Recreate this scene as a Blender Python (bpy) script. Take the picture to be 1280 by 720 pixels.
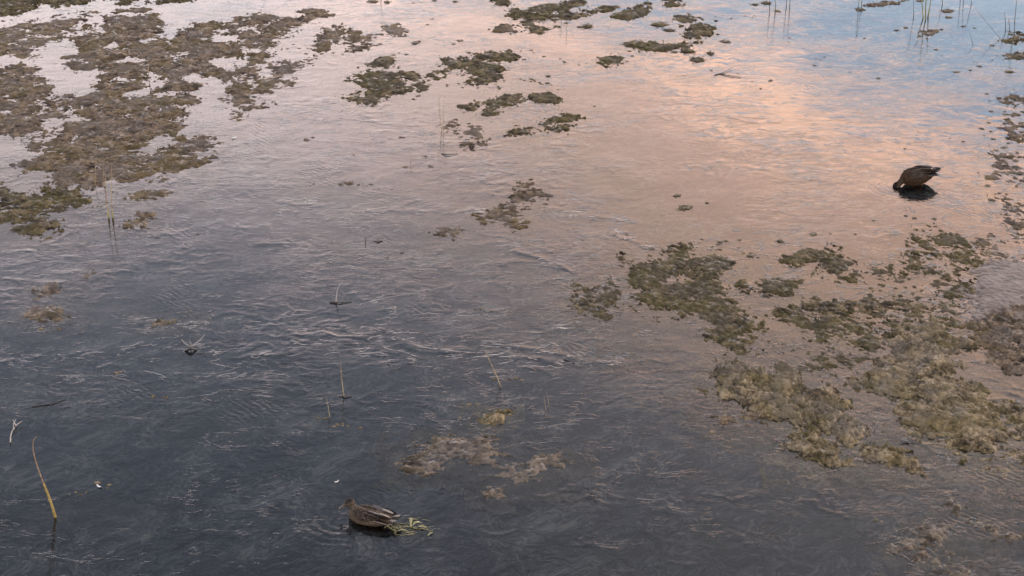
import bpy, bmesh, math, random
import numpy as np
from mathutils import Vector, Matrix

for o in list(bpy.data.objects):
    bpy.data.objects.remove(o)
R = math.radians
scene = bpy.context.scene
col = scene.collection
random.seed(7)
rng = np.random.default_rng(11)

# ------------------------------------------------------------------ camera
CAM_H, PITCH, FPX = 7.7, R(25.0), 2400.0          # metres above the water, tilt, focal length in photo pixels
cam_d = bpy.data.cameras.new('camera')
cam_d.sensor_width = 36.0
cam_d.lens = FPX / 1280.0 * 36.0
cam_d.clip_start, cam_d.clip_end = 0.1, 3000.0
cam = bpy.data.objects.new('camera', cam_d)
col.objects.link(cam)
cam.location = (0, 0, CAM_H)
cam.rotation_euler = (R(90) - PITCH, 0, 0)
scene.camera = cam

# ------------------------------------------------------------------ sky
SUN_AZ, SUN_EL = R(62.0), R(5.0)                  # to the right of the view direction (+Y), low
world = bpy.data.worlds.new('World')
scene.world = world
world.use_nodes = True
wt = world.node_tree
wt.nodes.clear()


class NT:
    """small helper for node graphs"""
    def __init__(self, tree):
        self.t = tree

    def n(self, kind, **kw):
        nd = self.t.nodes.new(kind)
        for k, v in kw.items():
            if k == 'inp':
                for kk, vv in v.items():
                    self.set(nd.inputs[kk], vv)
            else:
                setattr(nd, k, v)
        return nd

    def set(self, sock, v):
        if hasattr(v, 'is_output') or isinstance(v, bpy.types.NodeSocket):
            self.t.links.new(v, sock)
        else:
            sock.default_value = v

    def math(self, op, a, b=None, c=None, clamp=False):
        nd = self.n('ShaderNodeMath', operation=op, use_clamp=clamp)
        self.set(nd.inputs[0], a)
        if b is not None:
            self.set(nd.inputs[1], b)
        if c is not None:
            self.set(nd.inputs[2], c)
        return nd.outputs[0]

    def vmath(self, op, a, b=None, out=0):
        nd = self.n('ShaderNodeVectorMath', operation=op)
        self.set(nd.inputs[0], a)
        if b is not None:
            self.set(nd.inputs[1], b)
        return nd.outputs[out]

    def ramp(self, fac, stops, interp='LINEAR'):
        nd = self.n('ShaderNodeValToRGB')
        cr = nd.color_ramp
        cr.interpolation = interp
        while len(cr.elements) < len(stops):
            cr.elements.new(0.5)
        for e, (p, c) in zip(cr.elements, stops):
            e.position = p
            e.color = tuple(c) + (1,) if len(c) == 3 else c
        self.set(nd.inputs[0], fac)
        return nd.outputs[0]

    def mixc(self, fac, a, b, blend='MIX'):
        nd = self.n('ShaderNodeMix', data_type='RGBA', blend_type=blend)
        self.set(nd.inputs[0], fac)
        for s, v in ((nd.inputs[6], a), (nd.inputs[7], b)):
            if isinstance(v, tuple) and len(v) == 3:
                v = v + (1,)
            self.set(s, v)
        return nd.outputs[2]

    def noise(self, vec, scale, detail=4, rough=0.55, dist=0.0, dim='3D'):
        nd = self.n('ShaderNodeTexNoise', noise_dimensions=dim)
        if vec is not None:
            self.set(nd.inputs['Vector'], vec)
        nd.inputs['Scale'].default_value = scale
        nd.inputs['Detail'].default_value = detail
        nd.inputs['Roughness'].default_value = rough
        nd.inputs['Distortion'].default_value = dist
        return nd.outputs[0]

    def maprange(self, v, a, b, c=0.0, d=1.0, smooth=True):
        nd = self.n('ShaderNodeMapRange', interpolation_type='SMOOTHSTEP' if smooth else 'LINEAR')
        self.set(nd.inputs[0], v)
        for i, q in enumerate((a, b, c, d)):
            nd.inputs[1 + i].default_value = q
        return nd.outputs[0]


W = NT(wt)
tc = W.n('ShaderNodeTexCoord')
dirv = W.vmath('NORMALIZE', tc.outputs['Generated'])
sep = W.n('ShaderNodeSeparateXYZ', inp={0: dirv})
dx, dy, dz = sep.outputs
zc = W.math('MAXIMUM', dz, 0.0)
elev = W.math('MULTIPLY', W.math('ARCSINE', zc), 180 / math.pi)
# evening clouds on a flat layer high above
inv = W.math('DIVIDE', 1.0, W.math('ADD', zc, 0.12))
px_ = W.math('MULTIPLY', dx, inv)
py_ = W.math('MULTIPLY', dy, inv)
cvec = W.n('ShaderNodeCombineXYZ', inp={0: px_, 1: py_, 2: 3.7}).outputs[0]
cn1 = W.noise(cvec, 1.3, 5, 0.55, 0.4)
cn2 = W.noise(W.vmath('ADD', cvec, (7.3, 2.1, 5.0)), 3.2, 5, 0.6, 0.2)
# how far round towards the sunset (1 = that way, 0 = away from it)
sunv = (math.sin(SUN_AZ), math.cos(SUN_AZ), 0.0)
toward = W.vmath('DOT_PRODUCT', dirv, sunv, out=1)
warm = W.maprange(toward, 0.22, 0.80)
e2 = W.math('ADD', elev, W.math('MULTIPLY', W.math('SUBTRACT', cn1, 0.5), 7.0))
e2 = W.math('ADD', e2, W.math('MULTIPLY', W.math('SUBTRACT', cn2, 0.5), 2.6))
t = W.math('DIVIDE', e2, 60.0, clamp=True)
e3 = W.math('SUBTRACT', e2, W.math('MULTIPLY', warm, 8.0))
tw = W.math('DIVIDE', e3, 60.0, clamp=True)
G = 0.20                                           # ramps hold radiance x G
def rs(deg, c):
    return (deg / 60.0, tuple(min(1, q * G) for q in c))
cool = W.ramp(t, [rs(0, (2.6, 2.3, 2.2)), rs(15, (3.1, 2.65, 2.65)), rs(19.5, (2.6, 2.12, 2.1)),
                  rs(22.0, (1.5, 1.32, 1.42)), rs(24.9, (.80, .82, .98)), rs(28, (.54, .60, .76)), rs(32, (.44, .48, .61)), rs(60, (.38, .41, .50))])
warmc = W.ramp(tw, [rs(0, (4.6, 2.8, 1.6)), rs(13.2, (4.9, 3.0, 2.1)), rs(14.3, (4.6, 2.8, 2.0)), rs(14.9, (3.6, 2.35, 1.8)), rs(15.8, (2.7, 1.82, 1.5)),
                    rs(18.8, (2.6, 1.75, 1.33)), rs(21.5, (1.9, 1.47, 1.34)), rs(25.5, (.92, .87, .94)), rs(60, (.40, .42, .52))])
cloud = W.mixc(W.maprange(toward, 0.28, 0.56), cool, warmc)
cloud = W.vmath('SCALE', cloud)
cloud.node.inputs['Scale'].default_value = 14.5 / G
sky = W.n('ShaderNodeTexSky', sky_type='NISHITA', sun_disc=False, sun_elevation=SUN_EL,
          sun_rotation=SUN_AZ, altitude=200, air_density=1.0, dust_density=0.6, ozone_density=2.5)
skyc = W.vmath('SCALE', sky.outputs[0])
skyc.node.inputs['Scale'].default_value = 12.0
# clear strip of sky under the edge of the cloud deck
edge = W.math('ADD', elev, W.math('MULTIPLY', W.math('SUBTRACT', cn2, 0.5), 6.0))
edge = W.math('SUBTRACT', edge, W.math('MULTIPLY', warm, 8.0))
deck = W.maprange(edge, 12.6, 14.4)
haze_bank = W.vmath('SCALE', W.mixc(warm, (2.3, 2.05, 2.05), (3.2, 2.4, 2.0)))
haze_bank.node.inputs['Scale'].default_value = 11.0
clear = W.mixc(W.maprange(elev, 6.0, 13.5, 0.0, 0.72), haze_bank, skyc)
skymix = W.mixc(deck, clear, cloud)
bg = W.n('ShaderNodeBackground', inp={0: skymix, 1: 0.1})
wo = W.n('ShaderNodeOutputWorld')
wt.links.new(bg.outputs[0], wo.inputs[0])

# ------------------------------------------------------------------ sun: nearly set, veiled
sun_d = bpy.data.lights.new('sun', 'SUN')
sun_d.energy, sun_d.angle, sun_d.color = 0.45, R(20), (1.0, 0.74, 0.52)
sun = bpy.data.objects.new('sun', sun_d)
col.objects.link(sun)
sd = Vector((math.sin(SUN_AZ) * math.cos(R(14)), math.cos(SUN_AZ) * math.cos(R(14)), math.sin(R(14))))
sun.rotation_euler = sd.to_track_quat('Z', 'Y').to_euler()
sun.location = sd * 60

vs = scene.view_settings
vs.view_transform, vs.look, vs.exposure, vs.gamma = 'Standard', 'None', 0.0, 1.0
vs.use_curve_mapping = False
scene.render.engine = 'CYCLES'
scene.cycles.max_bounces = 5
scene.cycles.transparent_max_bounces = 8

# ------------------------------------------------------------------ helpers
SP, CP = math.sin(PITCH), math.cos(PITCH)


def G2(u, v, z=0.0):
    """photo pixel -> point on the level z"""
    xn, yn = (u - 640) / FPX, (v - 360) / FPX
    dxx, dyy, dzz = xn, CP - yn * SP, -SP - yn * CP
    k = (z - CAM_H) / dzz
    return (dxx * k, dyy * k, z)


def UP(u, v, base_u, base_v):
    """point seen at (u,v) standing in the upright plane over the foot seen at (base_u, base_v)"""
    b = G2(base_u, base_v)
    xn, yn = (u - 640) / FPX, (v - 360) / FPX
    k = b[1] / (CP - yn * SP)
    return Vector((xn * k, b[1], CAM_H + k * (-SP - yn * CP)))


_tab = rng.random((256, 256)) * 2 * np.pi
_gx, _gy = np.cos(_tab), np.sin(_tab)


def perlin(x, y, seed=0):
    x = x + seed * 17.31
    y = y + seed * 9.73
    xi, yi = np.floor(x).astype(np.int64), np.floor(y).astype(np.int64)
    xf, yf = x - xi, y - yi
    u, v = xf * xf * xf * (xf * (xf * 6 - 15) + 10), yf * yf * yf * (yf * (yf * 6 - 15) + 10)
    x0, x1, y0, y1 = xi & 255, (xi + 1) & 255, yi & 255, (yi + 1) & 255
    a = _gx[x0, y0] * xf + _gy[x0, y0] * yf
    b = _gx[x1, y0] * (xf - 1) + _gy[x1, y0] * yf
    c = _gx[x0, y1] * xf + _gy[x0, y1] * (yf - 1)
    d = _gx[x1, y1] * (xf - 1) + _gy[x1, y1] * (yf - 1)
    return (a + (b - a) * u) * (1 - v) + (c + (d - c) * u) * v


def fbm(x, y, f, octv=4, seed=0, gain=0.5):
    s, amp, tot = 0, 1.0, 0
    for k in range(octv):
        s = s + amp * perlin(x * f, y * f, seed + k)
        tot += amp
        amp *= gain
        f *= 2.03
    return s / tot * 1.6


def mesh_from(name, verts, faces, smooth=True):
    me = bpy.data.meshes.new(name)
    verts = np.asarray(verts, dtype=np.float32)
    faces = np.asarray(faces, dtype=np.int32)
    n, k = faces.shape
    me.vertices.add(len(verts))
    me.vertices.foreach_set('co', verts.ravel())
    me.loops.add(n * k)
    me.loops.foreach_set('vertex_index', faces.ravel())
    me.polygons.add(n)
    me.polygons.foreach_set('loop_start', np.arange(0, n * k, k, dtype=np.int32))
    me.polygons.foreach_set('loop_total', np.full(n, k, dtype=np.int32))
    me.polygons.foreach_set('use_smooth', np.full(n, smooth))
    me.update(calc_edges=True)
    return me


def link(name, me, mat=None, parent=None):
    o = bpy.data.objects.new(name, me)
    col.objects.link(o)
    if mat is not None and me is not None and not me.materials:
        me.materials.append(mat)
    if parent is not None:
        o.parent = parent
    return o


def tag(o, label, cat, group=None, kind=None):
    if label:
        o['label'] = label
    if cat:
        o['category'] = cat
    if group:
        o['group'] = group
    if kind:
        o['kind'] = kind
    return o


def empty(name, loc, rz=0.0):
    o = bpy.data.objects.new(name, None)
    col.objects.link(o)
    o.location = loc
    o.rotation_euler = (0, 0, rz)
    o.empty_display_size = 0.1
    return o


def seg_dist(X, Y, P, closed=True):
    """distance to a polyline and (if closed) the inside mask"""
    P = np.asarray(P)
    d2 = np.full(X.shape, 1e9)
    inside = np.zeros(X.shape, bool)
    m = len(P)
    for i in range(m if closed else m - 1):
        ax, ay = P[i]
        bx, by = P[(i + 1) % m]
        ex, ey = bx - ax, by - ay
        L = ex * ex + ey * ey + 1e-12
        tt = np.clip(((X - ax) * ex + (Y - ay) * ey) / L, 0, 1)
        d2 = np.minimum(d2, (X - ax - tt * ex) ** 2 + (Y - ay - tt * ey) ** 2)
        if closed:
            c = ((ay > Y) != (by > Y)) & (X < ex * (Y - ay) / (ey if abs(ey) > 1e-12 else 1e-12) + ax)
            inside ^= c
    return np.sqrt(d2), inside


# ------------------------------------------------------------------ materials
def new_mat(name):
    m = bpy.data.materials.new(name)
    m.use_nodes = True
    m.node_tree.nodes.clear()
    return m, NT(m.node_tree)


def finish(m, N, shader):
    o = N.n('ShaderNodeOutputMaterial')
    m.node_tree.links.new(shader, o.inputs[0])
    return m


def principled(N, color, rough=0.6, normal=None, spec=0.5, **kw):
    p = N.n('ShaderNodeBsdfPrincipled')
    N.set(p.inputs['Base Color'], color + (1,) if isinstance(color, tuple) and len(color) == 3 else color)
    N.set(p.inputs['Roughness'], rough)
    p.inputs['Specular IOR Level'].default_value = spec
    if normal is not None:
        N.set(p.inputs['Normal'], normal)
    for k, v in kw.items():
        N.set(p.inputs[k], v)
    return p.outputs[0]


def algae_mat(name, dark, mid, light, green, grey):
    m, N = new_mat(name)
    g = N.n('ShaderNodeNewGeometry').outputs['Position']
    big = N.noise(g, 1.9, 4, 0.6)
    med = N.noise(g, 7, 5, 0.68, 0.5)
    fine = N.noise(g, 45, 3, 0.6)
    c = N.ramp(N.math('ADD', N.math('MULTIPLY', med, 0.72), N.math('MULTIPLY', fine, 0.28)),
               [(0.42, dark), (0.5, mid), (0.58, light)])
    c = N.mixc(N.maprange(big, 0.42, 0.62, 0, 0.9), c, N.mixc(0.55, c, green, 'MIX'))
    soft = N.maprange(N.noise(N.vmath('ADD', g, (9, 3, 1)), 2.6, 4, 0.6), 0.47, 0.62)
    c = N.mixc(N.math('MULTIPLY', soft, 0.6), c, grey)
    bmp = N.n('ShaderNodeBump', inp={'Strength': 1.0, 'Distance': 0.016, 'Height': N.math('ADD', N.math('MULTIPLY', fine, 0.5), med)})
    wet = N.math('MULTIPLY', N.maprange(N.noise(N.vmath('ADD', g, (2, 8, 5)), 10, 4, 0.65, 0.6), 0.50, 0.62), 0.55)
    return finish(m, N, principled(N, c, 0.7, bmp.outputs[0], 0.25, **{'Coat Weight': wet, 'Coat Roughness': 0.10, 'Coat IOR': 1.33}))


M = {}
M['brown'] = algae_mat('brown_algae', (.026, .017, .009), (.108, .074, .043), (.225, .163, .102), (.110, .080, .020), (.130, .103, .082))
M['olive'] = algae_mat('olive_algae', (.014, .010, .003), (.066, .048, .018), (.180, .136, .068), (.082, .066, .009), (.080, .064, .040))
M['drab'] = algae_mat('drab_algae', (.034, .024, .014), (.112, .084, .054), (.235, .185, .128), (.105, .084, .044), (.14, .116, .098))
M['tan'] = algae_mat('tan_algae', (.024, .016, .006), (.145, .106, .054), (.33, .255, .15), (.145, .112, .034), (.165, .135, .10))
def mud_mat():
    m, N = new_mat('wet_mud')
    g = N.n('ShaderNodeNewGeometry').outputs['Position']
    f = N.noise(g, 6, 5, 0.62, 0.6)
    c = N.ramp(f, [(0.36, (.075, .056, .042)), (0.62, (.16, .125, .098))])
    b = N.n('ShaderNodeBump', inp={'Strength': 0.6, 'Distance': 0.01, 'Height': f})
    return finish(m, N, principled(N, c, 0.6, b.outputs[0], 0.3, **{'Coat Weight': 0.25, 'Coat Roughness': 0.28, 'Coat IOR': 1.33}))


M['mud'] = mud_mat()


def simple_mat(name, c1, c2, scale=60, rough=0.6, bump=0.3, spec=0.4):
    m, N = new_mat(name)
    g = N.n('ShaderNodeTexCoord').outputs['Object']
    f = N.noise(g, scale, 4, 0.6)
    c = N.ramp(f, [(0.35, c1), (0.65, c2)])
    b = N.n('ShaderNodeBump', inp={'Strength': bump, 'Distance': 0.004, 'Height': f})
    return finish(m, N, principled(N, c, rough, b.outputs[0], spec))


M['reed'] = simple_mat('dry_reed', (.22, .16, .08), (.42, .33, .19), 40)
M['reed_green'] = simple_mat('green_reed', (.10, .12, .02), (.26, .24, .05), 40)
M['reed_tan'] = simple_mat('brown_tan_reed', (.20, .13, .07), (.34, .24, .15), 40)
M['reed_yellow'] = simple_mat('yellow_reed_sheath', (.20, .14, .035), (.36, .26, .09), 40)
M['reed_dark'] = simple_mat('dark_reed', (.045, .04, .022), (.10, .085, .045), 40)
M['pale_wood'] = simple_mat('bleached_wood', (.22, .20, .18), (.46, .42, .37), 60)
M['dark_wood'] = simple_mat('wet_wood', (.018, .016, .014), (.05, .042, .036), 60, 0.35)
M['weed'] = simple_mat('pale_weed', (.16, .15, .05), (.46, .41, .21), 90, 0.45)

# water: clear shallow film, Fresnel reflection over a see-through body
NEAR_DUCK = G2(462, 650)
FAR_DUCK = G2(1147, 231)


def water_mat():
    m, N = new_mat('pond_water')
    g = N.n('ShaderNodeNewGeometry').outputs['Position']
    # wind ripples in patches and a fine shimmer; the slow swell is in the mesh
    st = N.n('ShaderNodeMapping', inp={'Vector': g, 'Rotation': (0, 0, R(14)), 'Scale': (0.6, 1.0, 1.0)}).outputs[0]
    n2 = N.noise(st, 9.0, 5, 0.60, 0.8)
    patch = N.maprange(N.noise(g, 0.8, 2, 0.5), 0.44, 0.66)
    rp = N.n('ShaderNodeMapping', inp={'Vector': g, 'Rotation': (0, 0, R(-38)), 'Scale': (1, 1, 1)}).outputs[0]
    wv = N.n('ShaderNodeTexWave', wave_type='BANDS', bands_direction='X', wave_profile='SIN',
             inp={'Vector': rp, 'Scale': 5.2, 'Distortion': 7.0, 'Detail': 2.0, 'Detail Scale': 1.6}).outputs['Fac']
    wmask = N.maprange(N.noise(N.vmath('ADD', g, (33.6, 7.4, 0)), 0.9, 2, 0.5), 0.60, 0.72)
    h = N.math('MULTIPLY', N.math('MULTIPLY', n2, 0.0023), N.math('ADD', 0.34, patch))
    h = N.math('ADD', h, N.math('MULTIPLY', N.math('MULTIPLY', wv, 0.0007), wmask))
    # thin crests where the current runs over weed lying just under the surface
    shoal = N.n('ShaderNodeAttribute', attribute_name='shoal').outputs['Fac']
    lv = N.n('ShaderNodeMapping', inp={'Vector': g, 'Rotation': (0, 0, R(-6)), 'Scale': (0.5, 1.0, 1.0)}).outputs[0]
    ln = N.noise(lv, 2.4, 5, 0.60, 0.5)
    pp = N.math('PINGPONG', N.math('MULTIPLY', ln, 9.0), 0.5)
    line = N.maprange(pp, 0.0, 0.19, 1, 0)
    broken = N.maprange(N.noise(g, 5.0, 3, 0.6), 0.42, 0.6)
    h = N.math('ADD', h, N.math('MULTIPLY', N.math('MULTIPLY', N.math('MULTIPLY', line, broken), shoal), 0.0023))
    # rings spreading from the birds
    for (bx, by, lam, rad, amp) in ((NEAR_DUCK[0] - 0.20, NEAR_DUCK[1] + 0.02, 0.080, 0.62, 0.0008),
                                    (FAR_DUCK[0] - 0.17, FAR_DUCK[1] - 0.05, 0.07, 0.50, 0.0007)):
        d = N.vmath('DISTANCE', g, (bx, by, 0), out=1)
        s = N.math('SINE', N.math('MULTIPLY', N.math('ADD', d, N.math('MULTIPLY', n2, 0.06)), 2 * math.pi / lam))
        k = N.math('MULTIPLY', N.maprange(d, 0.08, rad, 1, 0), N.maprange(N.vmath('DOT_PRODUCT', N.vmath('SUBTRACT', g, (bx, by, 0)), (-0.55, -0.83, 0), out=1), -0.05, 0.2))
        h = N.math('ADD', h, N.math('MULTIPLY', N.math('MULTIPLY', s, k), amp))
    bmp = N.n('ShaderNodeBump', inp={'Strength': 1.0, 'Distance': 1.0, 'Height': h}).outputs[0]
    fr = N.n('ShaderNodeFresnel', inp={'IOR': 1.333, 'Normal': bmp}).outputs[0]
    gl = N.n('ShaderNodeBsdfGlossy', inp={'Color': (1, 1, 1, 1), 'Roughness': 0.06, 'Normal': bmp}).outputs[0]
    murk = N.noise(g, 1.1, 4, 0.6)
    tr = N.n('ShaderNodeBsdfTransparent', inp={'Color': N.ramp(murk, [(0.3, (.72, .76, .77)), (0.7, (.88, .88, .84))])}).outputs[0]
    mx = N.n('ShaderNodeMixShader', inp={0: fr, 1: tr, 2: gl}).outputs[0]
    return finish(m, N, mx)


M['water'] = water_mat()


def bed_mat():
    m, N = new_mat('pond_silt')
    g = N.n('ShaderNodeNewGeometry').outputs['Position']
    w = N.noise(g, 1.5, 3, 0.5)
    gw = N.vmath('ADD', g, N.n('ShaderNodeCombineXYZ', inp={0: w, 1: w, 2: 0.0}).outputs[0])
    a = N.noise(gw, 2.6, 6, 0.62, 0.5)
    b = N.noise(gw, 13, 5, 0.65, 1.2)
    f = N.noise(gw, 38, 4, 0.7)
    s = N.math('ADD', N.math('MULTIPLY', a, 0.40), N.math('ADD', N.math('MULTIPLY', b, 0.40), N.math('MULTIPLY', f, 0.20)))
    c = N.ramp(s, [(0.40, (.014, .015, .016)), (0.47, (.045, .047, .048)), (0.53, (.105, .104, .10)), (0.60, (.25, .23, .20))])
    c = N.mixc(N.maprange(N.noise(g, 0.7, 3, 0.5), 0.52, 0.68, 0, 0.5), c, (.060, .060, .034))
    bmp = N.n('ShaderNodeBump', inp={'Strength': 0.7, 'Distance': 0.02, 'Height': s})
    return finish(m, N, principled(N, c, 0.8, bmp.outputs[0], 0.2))


M['bed'] = bed_mat()

# ------------------------------------------------------------------ ground under the water
BED0 = -0.055


def bed_height(X, Y):
    return BED0 + 0.016 * fbm(X, Y, 0.9, 4, 40) + 0.010 * fbm(X, Y, 6.0, 3, 50)


def fan_grid(rows, cols, y0, y1, slope):
    tt = np.linspace(0, 1, rows)
    ys = y0 * (y1 / y0) ** tt
    a = np.linspace(-slope, slope, cols)
    Y = np.repeat(ys[:, None], cols, 1)
    X = a[None, :] * (ys[:, None] + 2.0)
    return X, Y


def grid_faces(rows, cols):
    idx = np.arange(rows * cols).reshape(rows, cols)
    return np.stack([idx[:-1, :-1], idx[:-1, 1:], idx[1:, 1:], idx[1:, :-1]], -1).reshape(-1, 4)


def sheet(name, X, Y, Z, zout, mat):
    rows, cols = X.shape
    V = np.stack([X, Y, Z], -1).reshape(-1, 3)
    F = grid_faces(rows, cols)
    n = len(V)
    S = 1200.0
    V = np.vstack([V, [(-S, -S, zout), (S, -S, zout), (S, S, zout), (-S, S, zout)]])
    c0, c1, c2, c3 = 0, cols - 1, rows * cols - 1, (rows - 1) * cols
    F = np.vstack([F, [(n, n + 1, c1, c0), (n + 1, n + 2, c2, c1), (n + 2, n + 3, c3, c2), (n + 3, n, c0, c3)]])
    return link(name, mesh_from(name, V, F), mat)


def fade(rows, cols, k=12):
    a = np.clip(np.minimum(np.arange(rows), rows - 1 - np.arange(rows)) / k, 0, 1)
    b = np.clip(np.minimum(np.arange(cols), cols - 1 - np.arange(cols)) / k, 0, 1)
    return a[:, None] * b[None, :]


X, Y = fan_grid(300, 260, 10.0, 30.0, 0.31)
fd = fade(*X.shape, 4)
o = sheet('ground', X, Y, BED0 + (bed_height(X, Y) - BED0) * fd, BED0, M['bed'])
o['kind'] = 'structure'

# ------------------------------------------------------------------ water sheet with low ridges where the current runs over weed
RIDGES = [  # photo pixels along each pale ripple line, height mm
    ([(0, 450), (60, 446), (110, 440), (150, 437), (175, 430)], 2.5),
    ([(55, 440), (80, 437), (85, 440)], 2),
    ([(170, 405), (230, 404), (260, 402), (300, 408)], 2),
    ([(240, 446), (290, 444), (330, 446), (350, 443), (372, 438)], 4),
    ([(370, 418), (400, 422), (420, 420), (450, 418), (475, 416), (500, 424), (530, 433), (560, 436)], 4),
    ([(375, 428), (410, 426), (440, 426), (470, 428), (490, 440), (505, 448)], 4),
    ([(380, 433), (430, 432), (462, 437), (480, 446), (500, 452)], 3),
    ([(500, 428), (530, 440), (570, 437), (610, 433), (640, 436), (700, 442), (740, 452), (780, 452)], 4),
    ([(540, 430), (580, 440), (630, 444), (690, 452), (730, 456)], 3),
    ([(670, 415), (700, 410), (730, 408)], 3),
    ([(700, 428), (730, 424), (770, 420), (795, 413)], 3),
    ([(440, 372), (465, 374), (485, 378), (480, 390)], 3),
    ([(520, 250), (480, 265), (510, 264), (560, 267), (600, 262)], 3),
    ([(350, 252), (400, 256), (440, 262), (480, 266), (520, 268)], 3),
    ([(230, 272), (270, 280), (310, 286)], 2.5),
    ([(320, 303), (360, 302), (385, 306), (395, 314)], 3),
    ([(180, 286), (215, 292), (230, 303)], 2),
    ([(640, 314), (670, 320), (700, 330), (712, 336)], 5),
    ([(640, 300), (660, 305), (690, 316)], 2),
    ([(690, 262), (720, 266), (745, 268), (775, 276)], 3),
    ([(650, 248), (690, 246), (735, 252)], 2),
    ([(770, 292), (790, 302), (810, 312)], 3),
    ([(470, 240), (490, 246), (520, 245)], 2),
    ([(130, 460), (170, 463), (200, 470)], 2),
    ([(60, 442), (75, 437), (80, 442)], 2),
    ([(30, 475), (70, 468), (90, 475)], 2),
    ([(100, 268), (135, 275), (160, 270)], 1.5),
    ([(860, 210), (900, 205), (960, 212)], 1.5),
    ([(1222, 378), (1226, 350), (1240, 340), (1262, 334), (1290, 330)], 6),
    ([(1183, 384), (1200, 392), (1215, 400), (1235, 408)], 5),
    ([(545, 385), (575, 388), (600, 386), (618, 388)], 2.5),
    ([(150, 400), (175, 408), (205, 412), (240, 405)], 2),
    ([(0, 405), (40, 410), (80, 403)], 1.6),
    ([(300, 395), (340, 400), (372, 392)], 2),
    ([(560, 460), (620, 466), (660, 460), (700, 470)], 2),
]
ROWS, COLS = 740, 800
X, Y = fan_grid(ROWS, COLS, 10.6, 29.0, 0.285)
fd = fade(ROWS, COLS, 12)
Z = 0.0016 * fbm(X, Y, 1.6, 3, 5)
wx = X + 0.05 * fbm(X, Y, 3.5, 3, 61) + 0.02 * fbm(X, Y, 14, 2, 65)
wy = Y + 0.14 * fbm(X, Y, 2.6, 3, 71) + 0.05 * fbm(X, Y, 9, 2, 75)
brk = np.clip(0.55 + 1.3 * fbm(X, Y, 2.2, 3, 91), 0, 1.2)
SH = 0.38 * np.clip(fbm(X, Y, 0.55, 3, 170) * 2.0 + 0.5, 0, 1)
for pts, mm in RIDGES:
    P = [G2(u, v)[:2] for u, v in pts]
    xs, ys = [p[0] for p in P], [p[1] for p in P]
    m_ = 0.45
    sel = (X > min(xs) - m_) & (X < max(xs) + m_) & (Y > min(ys) - m_) & (Y < max(ys) + m_)
    d, _ = seg_dist(wx[sel], wy[sel], P, False)
    SH[sel] = np.maximum(SH[sel], min(1.0, mm / 3.5) * np.exp(-(d / 0.17) ** 2))
    Z[sel] += mm * 0.00055 * np.exp(-(d / 0.036) ** 2) * brk[sel]
# faint relief of drowned weed all through the shallows: thin warped crests
rel = 1 - np.abs(fbm(wx * 0.45, wy, 3.1, 3, 120)) * 5.5
area = np.clip(fbm(X, Y, 0.45, 3, 140) * 2.2 + 0.35, 0, 1)
Z += 0.0022 * np.clip(rel, 0, 1) ** 2 * area * brk
o = sheet('water', X, Y, Z * fd, 0.0, M['water'])
WATER, WX, WY, WF, MAT_POLYS = o, X, Y, fd, []
o['kind'] = 'structure'

# ------------------------------------------------------------------ algae and mud mats
DXG, DYG = 0.0095, 0.0150


def z3(ox, oy, pts, k=3.0):
    return [(ox + a / k, oy + b / k) for a, b in pts]


def leaf_arrays(P, n_len=(0.010, 0.034), wid=(0.003, 0.006), strands=True, flow=0.0):
    """many small blades lying on and out of the points P -> verts, quads"""
    n = len(P)
    ang = rng.random(n) * 2 * np.pi
    long_ = (rng.random(n) < 0.75) & strands
    ang = np.where(long_, flow + rng.normal(0, 0.55, n) + np.pi * (rng.random(n) < 0.5), ang)
    tilt = np.where(long_, rng.random(n) ** 2 * 0.35, rng.random(n) ** 1.5 * 0.8)
    L = n_len[0] + rng.random(n) * (n_len[1] - n_len[0])
    w = wid[0] + rng.random(n) * (wid[1] - wid[0])
    L = np.where(long_, L * 2.4, L)
    w = np.where(long_, w * 0.55, w)
    d = np.stack([np.cos(ang) * np.cos(tilt), np.sin(ang) * np.cos(tilt), np.sin(tilt)], 1)
    s = np.stack([-np.sin(ang), np.cos(ang), np.zeros(n)], 1)
    mid = P + d * (L * 0.55)[:, None] + np.array([0, 0, 0.003])
    tip = P + d * L[:, None] * np.array([1, 1, 0.55])
    V = np.stack([P - s * w[:, None] * 0.3, mid - s * w[:, None] * 0.5, tip, mid + s * w[:, None] * 0.5], 1).reshape(-1, 3)
    F = np.arange(n * 4).reshape(n, 4)
    return V, F


_mat_seed = [200]


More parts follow.
